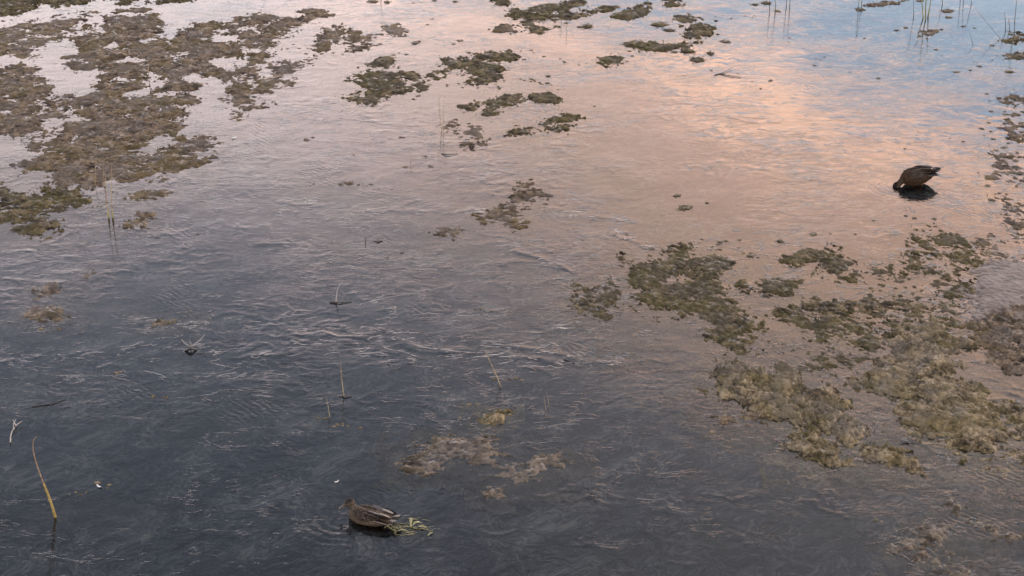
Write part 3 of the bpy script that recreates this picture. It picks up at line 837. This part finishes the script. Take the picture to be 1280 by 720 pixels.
twig('small dry branch with upturned fingers poking out of blue water', [[(238, 434, -.02), (240, 432, .02), (250, 425, .06), (256, 418, .12)], [(238, 434, 0), (231, 429, .05), (227, 424, .08)], [(240, 433, .01), (248, 430, .05), (255, 431, .06)], [(239, 433, .0), (238, 428, .06), (236, 425, .09)]], 'pale_wood', .0055)
twig('dark stubby root under the dry branch', [[(232, 438, 0), (238, 436, .03), (246, 437, .0)]], 'dark_wood', .016)
twig('bleached forked twig floating in dark water', [[(13, 553), (14, 542), (20, 532, .03), (28, 526, .03)], [(17, 537), (17, 530, .03), (20, 524, .05)], [(20, 532), (16, 524, .03)]], 'pale_wood', .006)
twig('long thin dark stick lying flat near the forked twig', [[(40, 508, .004), (55, 506, .006), (72, 502, .006), (80, 499, .004)]], 'dark_wood', .007)
twig('dark twig lying flat under the curved whitish reed', [[(412, 378, .004), (424, 378, .01), (440, 377, .004)]], 'dark_wood', .009)
twig('short dark stick adrift among wavy ripples', [[(705, 449, .004), (712, 451, .008), (718, 454, .004)]], 'dark_wood', .007)
twig('thin dark stick under the straight pale reed', [[(424, 495, .003), (432, 496, .008), (440, 495, .003)]], 'dark_wood', .007)
twig('pair of thin crossed sticks on the border of orange and blue water', [[(893, 94, .004), (905, 90, .01), (915, 84, .02)], [(898, 92, .004), (915, 95, .01), (926, 97, .004)]], 'dark_wood', .006)
twig('low curved stick adrift near the pair of thin reeds', [[(552, 192, .004), (560, 193, .012), (572, 192, .004)]], 'dark_wood', .007)

# ------------------------------------------------------------------ loose crumbs of weed
VARIANTS = []
for k in range(7):
    bm = bmesh.new()
    bmesh.ops.create_icosphere(bm, subdivisions=3, radius=1.0)
    co = np.array([v.co[:] for v in bm.verts])
    nz = fbm(co[:, 0] + 3 * k, co[:, 1] + co[:, 2] * 1.7, 1.3, 3, 300 + 7 * k)
    nf = fbm(co[:, 0] * 1.0 + k, co[:, 1] - co[:, 2], 4.0, 2, 500 + 7 * k)
    rad_ = 0.70 + 0.75 * nz + 0.35 * nf
    co = co * rad_[:, None] * np.array([1.0, 0.8 + 0.1 * (k % 3), 0.30])
    FT = np.array([[v.index for v in f.verts] for f in bm.faces])
    bm.free()
    top = co[co[:, 2] > -0.02]
    P = top[rng.integers(0, len(top), 26)]
    LV, LF = leaf_arrays(P, (0.3, 0.95), (0.06, 0.16), np.zeros(26, bool))
    LT = np.vstack([LF[:, [0, 1, 2]], LF[:, [0, 2, 3]]])
    VARIANTS.append((np.vstack([co, LV]), np.vstack([FT, LT + len(co)])))
CL = {}
for mname in ('brown', 'olive', 'tan', 'dark_wood'):
    CL[mname] = []
    for k, (v_, f_) in enumerate(VARIANTS):
        me = mesh_from('algae_clump', v_, f_)
        me.materials.append(M[mname])
        CL[mname].append(me)


def crumb(u, v, wpx, mat, label, group, flat=1.0):
    p = G2(u, v)
    s_ = wpx / 2 / (FPX / math.hypot(p[1], CAM_H)) 
    o_ = bpy.data.objects.new('algae_clump', random.choice(CL[mat]))
    col.objects.link(o_)
    o_.location = (p[0], p[1], 0.03 * s_)
    o_.rotation_euler = (0, 0, random.uniform(0, 6.28))
    o_.scale = (s_ * random.uniform(.9, 1.3), s_ * random.uniform(.8, 1.2), s_ * flat * random.uniform(.35, .6))
    tag(o_, label, 'algae', group)


def crumbs(lst, mat, label, group):
    for u, v, w in lst:
        crumb(u, v, w, mat, label, group)


def spray(u0, v0, u1, v1, n, wmin, wmax, spread):
    """n crumb spots strewn along a line"""
    out = []
    for _ in range(n):
        t_ = random.random()
        out.append((u0 + (u1 - u0) * t_ + random.gauss(0, spread), v0 + (v1 - v0) * t_ + random.gauss(0, spread * 0.4), random.uniform(wmin, wmax)))
    return out


crumbs([(383, 175, 10), (391, 172, 6), (502, 172, 8), (436, 229, 14), (426, 231, 7), (448, 231, 6), (464, 231, 5), (532, 196, 6), (507, 209, 9), (538, 208, 7), (442, 194, 4)] + spray(420, 228, 470, 236, 7, 2, 4, 6) + spray(260, 190, 820, 320, 34, 2, 4, 35),
       'brown', 'tiny loose fleck of brown weed adrift on open mauve water', 'flecks adrift on the mauve water')
crumbs([(473, 301, 13), (197, 297, 8), (502, 316, 7), (247, 293, 5), (484, 322, 5), (1133, 552, 20), (1140, 553, 9), (1270, 503, 16), (1262, 508, 10)], 'dark_wood',
       'blackish clod of wet mud lying bare at the water surface', 'dark clods in the water')
crumbs([(519, 54, 12), (524, 52, 7), (507, 45, 5), (534, 31, 5), (575, 51, 9), (567, 55, 6), (586, 66, 7), (508, 68, 6), (556, 73, 5), (480, 118, 9), (523, 120, 7), (517, 124, 6), (460, 124, 5), (484, 3, 12), (466, 2, 16), (543, 1, 7), (569, 2, 8), (540, 24, 4), (517, 4, 4)]
       + spray(400, 72, 470, 55, 12, 3, 7, 6) + spray(540, 100, 640, 110, 14, 3, 6, 8) + spray(330, 45, 410, 70, 8, 3, 6, 8), 'brown', 'small dark weed crumb on the far pale pink water', 'crumbs on the far pink water')
crumbs([(685, 95, 8), (684, 104, 9), (667, 100, 6), (743, 133, 4), (708, 29, 8), (734, 33, 18), (725, 34, 8), (810, 4, 14), (825, 31, 20), (836, 38, 15), (895, 26, 8), (907, 52, 13), (888, 67, 15), (872, 75, 22), (860, 64, 20), (843, 65, 10), (889, 88, 5), (951, 111, 5), (958, 4, 14), (944, 6, 10), (941, 102, 3), (922, 92, 4), (897, 43, 6), (790, 70, 5), (787, 64, 6)]
       + spray(655, 60, 720, 80, 10, 3, 5, 7) + spray(640, 96, 690, 108, 8, 3, 6, 6) + spray(860, 30, 950, 15, 12, 2, 5, 7), 'olive', 'small olive weed crumb between the pink and the blue water', 'crumbs between pink and blue water')
crumbs([(1121, 38, 8), (1132, 35, 7), (1204, 33, 7), (1218, 35, 5), (1098, 98, 6), (1018, 82, 5), (1080, 48, 5), (963, 101, 7), (1195, 90, 8), (1213, 88, 6), (1224, 83, 8), (1170, 62, 6), (1186, 22, 10), (1184, 14, 14), (1075, 12, 14), (1150, 1, 10), (1240, 57, 7), (1262, 90, 12), (972, 14, 9)]
       + spray(1150, 60, 1270, 90, 10, 2, 4, 6) + spray(960, 40, 1060, 90, 8, 2, 4, 8), 'olive', 'tiny dark weed crumb on the blue water between the far reeds', 'crumbs on the blue water')
crumbs([(1249, 123, 9), (1268, 120, 12), (1250, 160, 10), (1227, 161, 8), (1262, 173, 12), (1275, 170, 14), (1245, 188, 8), (1204, 177, 6), (1187, 173, 3), (1244, 223, 12), (1131, 186, 5), (1148, 165, 4), (1275, 217, 12), (1235, 232, 8), (1240, 250, 10)]
       + spray(1235, 120, 1275, 240, 26, 3, 8, 9), 'brown', 'dark weed crumb on the glowing orange water near the feeding duck', 'crumbs on the orange water')
crumbs([(975, 302, 12), (1017, 293, 10), (1069, 293, 6), (1038, 292, 4), (1132, 270, 8), (1143, 273, 8), (1168, 274, 9), (1092, 276, 5), (1195, 318, 10), (846, 245, 10), (856, 260, 18), (884, 254, 6), (815, 311, 8), (862, 310, 9), (900, 303, 7), (924, 300, 8), (938, 320, 12), (947, 322, 6)]
       + spray(870, 300, 940, 318, 10, 3, 7, 8) + spray(1100, 300, 1200, 310, 10, 3, 7, 8), 'olive', 'loose weed crumb in the pink water behind the olive mats', 'crumbs behind the olive mats')
crumbs(spray(800, 390, 850, 405, 8, 3, 7, 10) + spray(1090, 340, 1160, 380, 14, 3, 8, 12) + spray(1000, 440, 1090, 450, 14, 3, 7, 12) + spray(1200, 400, 1240, 440, 10, 3, 7, 9) + spray(970, 400, 1060, 400, 12, 3, 8, 14) + spray(1150, 320, 1240, 330, 10, 3, 8, 10),
       'olive', 'loose weed crumb lying between the olive and tan mats', 'crumbs between the mats')
crumbs([(51, 411, 8), (74, 411, 7), (146, 466, 8), (150, 465, 5), (210, 403, 10), (218, 400, 6), (237, 390, 5), (191, 496, 8), (207, 497, 9), (122, 604, 10), (136, 606, 6), (420, 378, 7), (645, 473, 9), (652, 475, 7), (637, 474, 6), (618, 474, 7), (602, 386, 7), (594, 387, 5), (612, 388, 5), (450, 535, 6), (420, 604, 3), (596, 505, 6), (586, 506, 6), (890, 540, 8), (820, 590, 4), (1095, 650, 7), (1102, 652, 5)]
       + spray(400, 524, 440, 534, 8, 3, 7, 6) + spray(90, 620, 150, 600, 6, 2, 5, 8), 'tan', 'pale tan scrap of weed floating on the dark water', 'scraps on the dark water')

# a few shed feathers
for (u, v, sz, lb) in ((1038, 213, .03, 'tiny white feather floating on orange water'), (421, 603, .028, 'tiny white feather floating ahead of the swimming duck'),
                       (293, 173, .05, 'pale curled feather floating below the ragged algae finger'), (124, 609, .035, 'white feather caught on a scrap of tan weed')):
    p = G2(u, v)
    V = []
    for i in range(9):
        t_ = i / 8
        w = 0.26 * math.sin(math.pi * min(1, 0.08 + t_ * 0.9)) * sz
        z_ = 0.006 + 0.25 * sz * (2 * t_ - 1) ** 2
        V += [((t_ - .5) * sz * 1.6, -w, z_), ((t_ - .5) * sz * 1.6, 0, z_ + .15 * sz), ((t_ - .5) * sz * 1.6, w, z_)]
    F = []
    for i in range(8):
        a_ = i * 3
        F += [(a_, a_ + 1, a_ + 4, a_ + 3), (a_ + 1, a_ + 2, a_ + 5, a_ + 4)]
    if 'feather' not in M:
        M['feather'] = simple_mat('white_feather', (.62, .60, .56), (.82, .80, .77), 80)
    o = link('feather', mesh_from('feather', V, F), M['feather'])
    o.location = p
    o.rotation_euler = (0, 0, random.uniform(-1, 1))
    tag(o, lb, 'feather')

# ------------------------------------------------------------------ yellow green weed trailing behind the swimming duck
wr = empty('water_weed', G2(514, 660))
tag(wr, 'tangle of yellow green water weed trailing behind the swimming duck', 'weed')
base = Vector(G2(514, 660))
st_parts = []
for k in range(46):
    u, v = random.uniform(488, 534), random.gauss(660, 4.0)
    v += (u - 512) * 0.05
    L = random.uniform(8, 22)
    a_ = random.gauss(0.1, 0.5)
    pts = []
    for i in range(4):
        f = i / 3 - .5
        pts.append(Vector(G2(u + L * f * math.cos(a_) + random.gauss(0, 1.8), v + L * f * math.sin(a_) * .5 + random.gauss(0, 1.0), random.uniform(-.010, .010))) - base)
    V, F = tube(curve_pts(pts, 8), [.0022 * (1 - .5 * i / 7) for i in range(8)], 5)
    st_parts.append((V, F))
V, F = join(st_parts)
o = link('weed_strands', mesh_from('weed_strands', V, F), M['weed'], wr)
o['kind'] = 'stuff'
for (u, v, L, w, rz, zz) in ((521, 657, .10, .013, .5, .03), (514, 655, .07, .012, 1.5, .05), (528, 660, .08, .012, -.3, .015), (503, 664, .07, .010, .1, .012), (538, 668, .06, .008, .9, .008)):
    V, F = [], []
    for i in range(8):
        t_ = i / 7
        ww = w * math.sin(math.pi * (0.1 + 0.88 * t_))
        zc_ = zz * math.sin(math.pi * t_) + .004
        V += [((t_ - .5) * L, -ww, zc_), ((t_ - .5) * L, 0, zc_ - .004), ((t_ - .5) * L, ww, zc_)]
    for i in range(7):
        a_ = i * 3
        F += [(a_, a_ + 1, a_ + 4, a_ + 3), (a_ + 1, a_ + 2, a_ + 5, a_ + 4)]
    o = link('leaf', mesh_from('leaf', V, F), M['weed'], wr)
    o.location = Vector(G2(u, v)) - base
    o.rotation_euler = (0, 0, rz)


# ------------------------------------------------------------------ ducks
def plumage(name, dark, mid, pale, scale, belly, spec=0.25):
    m, N = new_mat(name)
    oc = N.n('ShaderNodeTexCoord').outputs['Object']
    mp = N.n('ShaderNodeMapping', inp={'Vector': oc, 'Scale': (1.0, 1.5, 1.5)}).outputs[0]
    vo = N.n('ShaderNodeTexVoronoi', feature='DISTANCE_TO_EDGE', inp={'Vector': mp, 'Scale': scale}).outputs['Distance']
    nz = N.noise(mp, scale * 1.5, 4, 0.6)
    f = N.math('ADD', N.math('MULTIPLY', vo, 1.1), N.math('MULTIPLY', N.math('SUBTRACT', nz, 0.5), 0.5))
    c = N.ramp(f, [(0.02, pale), (0.13, mid), (0.34, dark)])
    z_ = N.n('ShaderNodeSeparateXYZ', inp={0: oc}).outputs[2]
    if belly:
        c = N.mixc(N.maprange(z_, 0.055, 0.0, 0, 0.45), c, belly)
    b = N.n('ShaderNodeBump', inp={'Strength': 0.5, 'Distance': 0.004, 'Height': vo})
    return finish(m, N, principled(N, c, 0.68, b.outputs[0], spec))


M['d_body'] = plumage('duck_body_plumage', (.014, .009, .006), (.042, .028, .017), (.15, .105, .066), 50, (.066, .045, .028))
M['d_body_backlit'] = plumage('backlit_duck_body_plumage', (.008, .005, .003), (.026, .015, .008), (.085, .052, .028), 50, (.085, .062, .034), 0.08)  # far duck: its backlit shade is put into the plumage colour
M['d_wing'] = plumage('duck_wing_plumage', (.008, .006, .005), (.018, .012, .009), (.10, .074, .052), 40, None, 0.1)
M['d_feather'] = simple_mat('duck_flight_feather', (.007, .005, .005), (.018, .011, .008), 50, .6, 0.3, 0.1)
M['d_pale'] = simple_mat('duck_pale_edge', (.20, .17, .14), (.36, .31, .27), 60, .6)
M['d_grey'] = simple_mat('duck_grey_tertial', (.05, .042, .040), (.12, .105, .098), 50, .55)
M['d_bill'] = simple_mat('duck_bill', (.030, .023, .014), (.080, .062, .032), 80, .4)
M['d_eye'] = simple_mat('duck_eye', (.006, .005, .004), (.010, .008, .007), 30, .12, 0, .6)
M['d_leg'] = simple_mat('duck_leg', (.30, .10, .03), (.42, .16, .05), 60, .45)


def head_mat(name, cap, cheek, throat):
    m, N = new_mat(name)
    oc = N.n('ShaderNodeTexCoord').outputs['Object']
    return m, N, oc


def loft(stations, sides=20):
    """stations: (centre Vector, forward-perp frame up Vector, half width, half height up, half height down)"""
    V, F = [], []
    for c, up, w, hu, hd in stations:
        for k in range(sides):
            a_ = 2 * math.pi * k / sides
            s_, q = math.cos(a_), math.sin(a_)
            V.append(tuple(c + Vector((0, 1, 0)) * (w * s_) + up * ((hu if q > 0 else hd) * q)))
    n = len(stations)
    for i in range(n - 1):
        for k in range(sides):
            k2 = (k + 1) % sides
            F.append((i * sides + k, i * sides + k2, (i + 1) * sides + k2, (i + 1) * sides + k))
    for i in (0, n - 1):
        c = len(V)
        V.append(tuple(stations[i][0]))
        for k in range(sides):
            k2 = (k + 1) % sides
            q = (i * sides + k, i * sides + k2, c)
            F.append((q[0], q[1], q[2], q[2]))
    return V, F


def fused(name, pieces, voxel=0.0055, smooth=6):
    """merge overlapping closed pieces into one continuous skin"""
    bm = bmesh.new()
    for V, F in pieces:
        vs_ = [bm.verts.new(v) for v in V]
        for f in F:
            ids = []
            for i in f:
                if i not in ids:
                    ids.append(i)
            try:
                bm.faces.new([vs_[i] for i in ids])
            except ValueError:
                pass
    bmesh.ops.recalc_face_normals(bm, faces=bm.faces)
    me = bpy.data.meshes.new(name)
    bm.to_mesh(me)
    bm.free()
    tmp = bpy.data.objects.new('tmp_fuse', me)
    col.objects.link(tmp)
    r_ = tmp.modifiers.new('r', 'REMESH')
    r_.mode, r_.voxel_size = 'VOXEL', voxel
    s_ = tmp.modifiers.new('s', 'SMOOTH')
    s_.iterations, s_.factor = smooth, 0.5
    dg = bpy.context.evaluated_depsgraph_get()
    out = bpy.data.meshes.new_from_object(tmp.evaluated_get(dg))
    bpy.data.objects.remove(tmp)
    out.name = name
    for p in out.polygons:
        p.use_smooth = True
    return out


def feather(L, w, curve=0.0, camber=0.15):
    """one flat tapered feather along -X from the origin"""
    V, F = [], []
    n = 8
    for i in range(n):
        t_ = i / (n - 1)
        ww = w * (min(1, .35 + 1.6 * t_) if t_ < .5 else math.sqrt(max(0, 1 - ((t_ - .5) / .5) ** 2.2)) * .97 + .03)
        z_ = curve * t_ * t_
        V += [(-L * t_, -ww, z_), (-L * t_, 0, z_ + w * camber), (-L * t_, ww, z_)]
    for i in range(n - 1):
        a_ = i * 3
        F += [(a_, a_ + 1, a_ + 4, a_ + 3), (a_ + 1, a_ + 2, a_ + 5, a_ + 4)]
    return V, F


BODY = [(-.205, .060, .014, .008, .010), (-.175, .054, .036, .022, .022), (-.13, .047, .062, .044, .045), (-.07, .040, .082, .062, .060),
        (0.0, .036, .090, .070, .066), (.06, .036, .086, .068, .066), (.11, .040, .070, .058, .060), (.145, .046, .048, .042, .048), (.168, .05, .022, .020, .026)]


def body_surface(x, ang):
    """point and outward normal on the trunk at station x and angle (0 = side, 90 = top)"""
    xs = [b[0] for b in BODY]
    g_ = [float(np.interp(x, xs, [b[k] for b in BODY])) for k in range(5)]
    a_ = R(ang)
    hh = g_[3] if ang > 0 else g_[4]
    return Vector((x, g_[2] * math.cos(a_), g_[1] + hh * math.sin(a_)))


def make_duck(label, loc, heading, pitch, neck, head_c, head_yaw, head_pitch, body_mat, scale=1.0, legs=False, lift=0.0, swap=None, tall=1.0):
    root = empty('duck', (loc[0], loc[1], 0), heading)
    tag(root, label, 'duck')
    T = Matrix.Translation((0, 0, lift)) @ Matrix.Rotation(pitch, 4, 'Y') @ Matrix.Diagonal((scale, scale * 1.03, scale * tall, 1))
    H = Matrix.Translation(Vector(head_c)) @ Matrix.Rotation(head_yaw, 4, 'Z') @ Matrix.Rotation(head_pitch, 4, 'Y') @ Matrix.Scale(scale * 1.1, 4)

    def tf(Mx, VF):
        return [tuple(Mx @ Vector(v)) for v in VF[0]], VF[1]
    trunk = tf(T, loft([(Vector((x, 0, z)), Vector((0, 0, 1)), w, hu, hd) for x, z, w, hu, hd in BODY]))
    # neck: rings along a curve, ending inside the head
    cp = curve_pts([T @ Vector(p[:3]) if p[3] else Vector(p[:3]) for p in neck], 10)
    rad = [.052, .047, .041, .036, .033, .031, .030, .029, .028, .026]
    NV, NF = tube(cp, [q * scale for q in rad], 14)
    k0 = len(NV)
    NV += [tuple(cp[0]), tuple(cp[-1])]
    for k in range(14):
        NF.append((k, (k + 1) % 14, k0, k0))
        NF.append((9 * 14 + k, 9 * 14 + (k + 1) % 14, k0 + 1, k0 + 1))
    hs = [(-.042, .0, .008, .008, .008), (-.034, .002, .021, .022, .020), (-.018, .004, .029, .031, .028), (.002, .005, .031, .032, .029),
          (.020, .002, .026, .026, .025), (.034, -.004, .018, .017, .017), (.044, -.008, .011, .010, .010)]
    head = tf(H, loft([(Vector((x, 0, z)), Vector((0, 0, 1)), w, hu, hd) for x, z, w, hu, hd in hs], 16))
    me = fused('duck_body', [trunk, (NV, NF), head])
    # crown darker, cheek paler: coloured by place on the head
    ca = me.color_attributes.new('tone', 'FLOAT_COLOR', 'POINT')
    Hi = H.inverted()
    for i, v in enumerate(me.vertices):
        p = Hi @ v.co
        near = p.length / 1.0
        cap = 0.0
        cheek = 0.0
        if near < .075:
            k = min(1, (.075 - near) / .03)
            cap = k * max(0, min(1, (p.z - .010) / .010))
            stripe = max(0, 1 - abs(p.z - (.004 + .05 * 0)) / .006) * k
            cheek = k * (1 - cap) * (1 - .8 * stripe)
        ca.data[i].color = (cap, cheek, 0, 1)
    bo = link('body', me, body_mat, root)
    # bill, eyes
    bl = [(0, .0, .011, .012, .009), (.012, -.001, .0115, .009, .007), (.028, -.004, .0125, .006, .005), (.036, -.006, .0125, .0045, .004), (.044, -.007, .008, .003, .003)]
    BV = tf(H @ Matrix.Translation((.036, 0, -.008)), loft([(Vector((x, 0, z)), Vector((0, 0, 1)), w, hu, hd) for x, z, w, hu, hd in bl], 12))
    V, F = BV
    bm = bmesh.new()
    vs_ = [bm.verts.new(v) for v in V]
    for f in F:
        bm.faces.new([vs_[i] for i in dict.fromkeys(f)])
    me = bpy.data.meshes.new('bill')
    bm.to_mesh(me)
    bm.free()
    for p in me.polygons:
        p.use_smooth = True
    link('bill', me, M['d_bill'], root)
    for sgn in (-1, 1):
        bm = bmesh.new()
        bmesh.ops.create_icosphere(bm, subdivisions=2, radius=.0052 * scale)
        me = bpy.data.meshes.new('eye')
        bm.to_mesh(me)
        bm.free()
        for p in me.polygons:
            p.use_smooth = True
        e_ = link('eye', me, M['d_eye'], root)
        e_.location = H @ Vector((.014, sgn * .0265, .009))
    # folded wings
    for sgn in (-1, 1):
        V, F = [], []
        nu, nv = 22, 11
        for i in range(nu):
            t_ = i / (nu - 1)
            x = .112 - .285 * t_
            wide = math.sin(math.pi * min(1, .10 + .90 * t_) ** .8)
            lo, hi = 38 - 34 * wide + 18 * t_, 44 + 36 * wide
            for j in range(nv):
                f = j / (nv - 1)
                p = body_surface(x, lo + (hi - lo) * f)
                c = Vector((x, 0, p.z * 0 + .04))
                nrm = (p - c).normalized()
                off = .004 + .010 * math.sin(math.pi * f) * wide
                p = p + nrm * off
                p.y *= sgn
                V.append(tuple(T @ p))
        F = [tuple(q) for q in grid_faces(nu, nv)]
        wing = link('wing', mesh_from('wing', V, F), M['d_wing'], root)
        # long flight feathers over the rump, pale edged tertials
        for k, (x, ang, L, w, dy, up_, m_) in enumerate(((-.05, 62, .15, .017, .10, .010, 'd_feather'), (-.05, 48, .155, .017, .12, .012, 'd_feather'), (-.045, 34, .15, .016, .14, .010, 'd_feather'),
                                                        (-.005, 70, .125, .016, .06, .014, 'd_grey'), (.0, 55, .13, .016, .09, .015, 'd_grey'), (.0, 40, .12, .015, .11, .013, 'd_grey'),
                                                        (-.07, 22, .13, .012, .15, .008, 'd_pale'), (-.09, 70, .10, .010, .06, .016, 'd_pale'))):
            p = body_surface(x, ang)
            p = p + (p - Vector((x, 0, .04))).normalized() * up_
            FV, FF = feather(L * random.uniform(.95, 1.05), w, -.012)
            roll = R(ang - 90) * .8
            Mx = T @ Matrix.Diagonal((1, sgn, 1, 1)) @ Matrix.Translation(p) @ Matrix.Rotation(dy, 4, 'Z') @ Matrix.Rotation(R(-5), 4, 'Y') @ Matrix.Rotation(-roll, 4, 'X')
            link('flight_feather', mesh_from('flight_feather', [tuple(Mx @ Vector(v)) for v in FV], FF), M[(swap or {}).get(m_, m_)], wing)
    # tail fan
    for k in range(7):
        a_ = (k - 3) * .16
        FV, FF = feather(.085 - .006 * abs(k - 3), .012, .010)
        Mx = T @ Matrix.Translation((-.172, (k - 3) * .006, .066 - .0015 * abs(k - 3))) @ Matrix.Rotation(-a_, 4, 'Z') @ Matrix.Rotation(R(6), 4, 'Y')
        link('tail_feather', mesh_from('tail_feather', [tuple(Mx @ Vector(v)) for v in FV], FF), M[(swap or {}).get('d_tail', 'd_pale') if k in (0, 1, 5, 6) else 'd_feather'], root)
    if legs:
        for sgn in (-1, 1):
            hip = T @ Vector((-.03, sgn * .035, .0))
            foot = Vector((hip.x - .01, hip.y, -.052))
            V1 = tube([hip + Vector((0, 0, .02)), hip * .5 + foot * .5 + Vector((-.012, 0, 0)), foot], [.012, .007, .006], 8)
            toes = [tube([foot, foot + Vector((.05 * math.cos(q), .05 * math.sin(q), .002))], [.005, .003], 6) for q in (-.5, 0, .5)]
            V, F = join([V1] + toes)
            link('leg', mesh_from('leg', V, F), M['d_leg'], root)
    return root


def tone(name, base):
    """give the body plumage its dark crown and pale cheek"""
    m = M[base]
    N = NT(m.node_tree)
    p = [n for n in m.node_tree.nodes if n.type == 'BSDF_PRINCIPLED'][0]
    src = p.inputs['Base Color'].links[0].from_socket
    at = N.n('ShaderNodeAttribute', attribute_name='tone')
    sp = N.n('ShaderNodeSeparateColor', inp={0: at.outputs['Color']})
    c = N.mixc(sp.outputs[1], src, N.mixc(0.4, (.062, .050, .036), src))
    c = N.mixc(sp.outputs[0], c, (.016, .012, .010))
    m.node_tree.links.new(c, p.inputs['Base Color'])


tone('tone', 'd_body')
tone('tone', 'd_body_backlit')
make_duck('brown mottled duck swimming in dark water with weed behind its tail', (NEAR_DUCK[0], NEAR_DUCK[1], 0), R(180 - 21), 0.0,
          [(.085, 0, .058, 1), (.120, 0, .078, 1), (.142, .004, .104, 1), (.156, .010, .122, 1)], (.160, .012, .120), R(26), R(18), M['d_body'], 1.0, lift=-.010)
make_duck('backlit brown duck tipped forward feeding with its head under the orange water', (FAR_DUCK[0] - .01, FAR_DUCK[1] + .03, 0), R(180 + 20), R(1),
          [(.085, 0, .045, 1), (.140, 0, .034, 1), (.195, 0, .045, 0), (.228, 0, .018, 0)], (.240, 0, .004), 0.0, R(66), M['d_body_backlit'], 1.12, legs=True, lift=.030, tall=1.22,
          swap={'d_pale': 'd_grey', 'd_grey': 'd_feather', 'd_tail': 'd_grey'})  # darker feather materials carry the same painted backlit shade
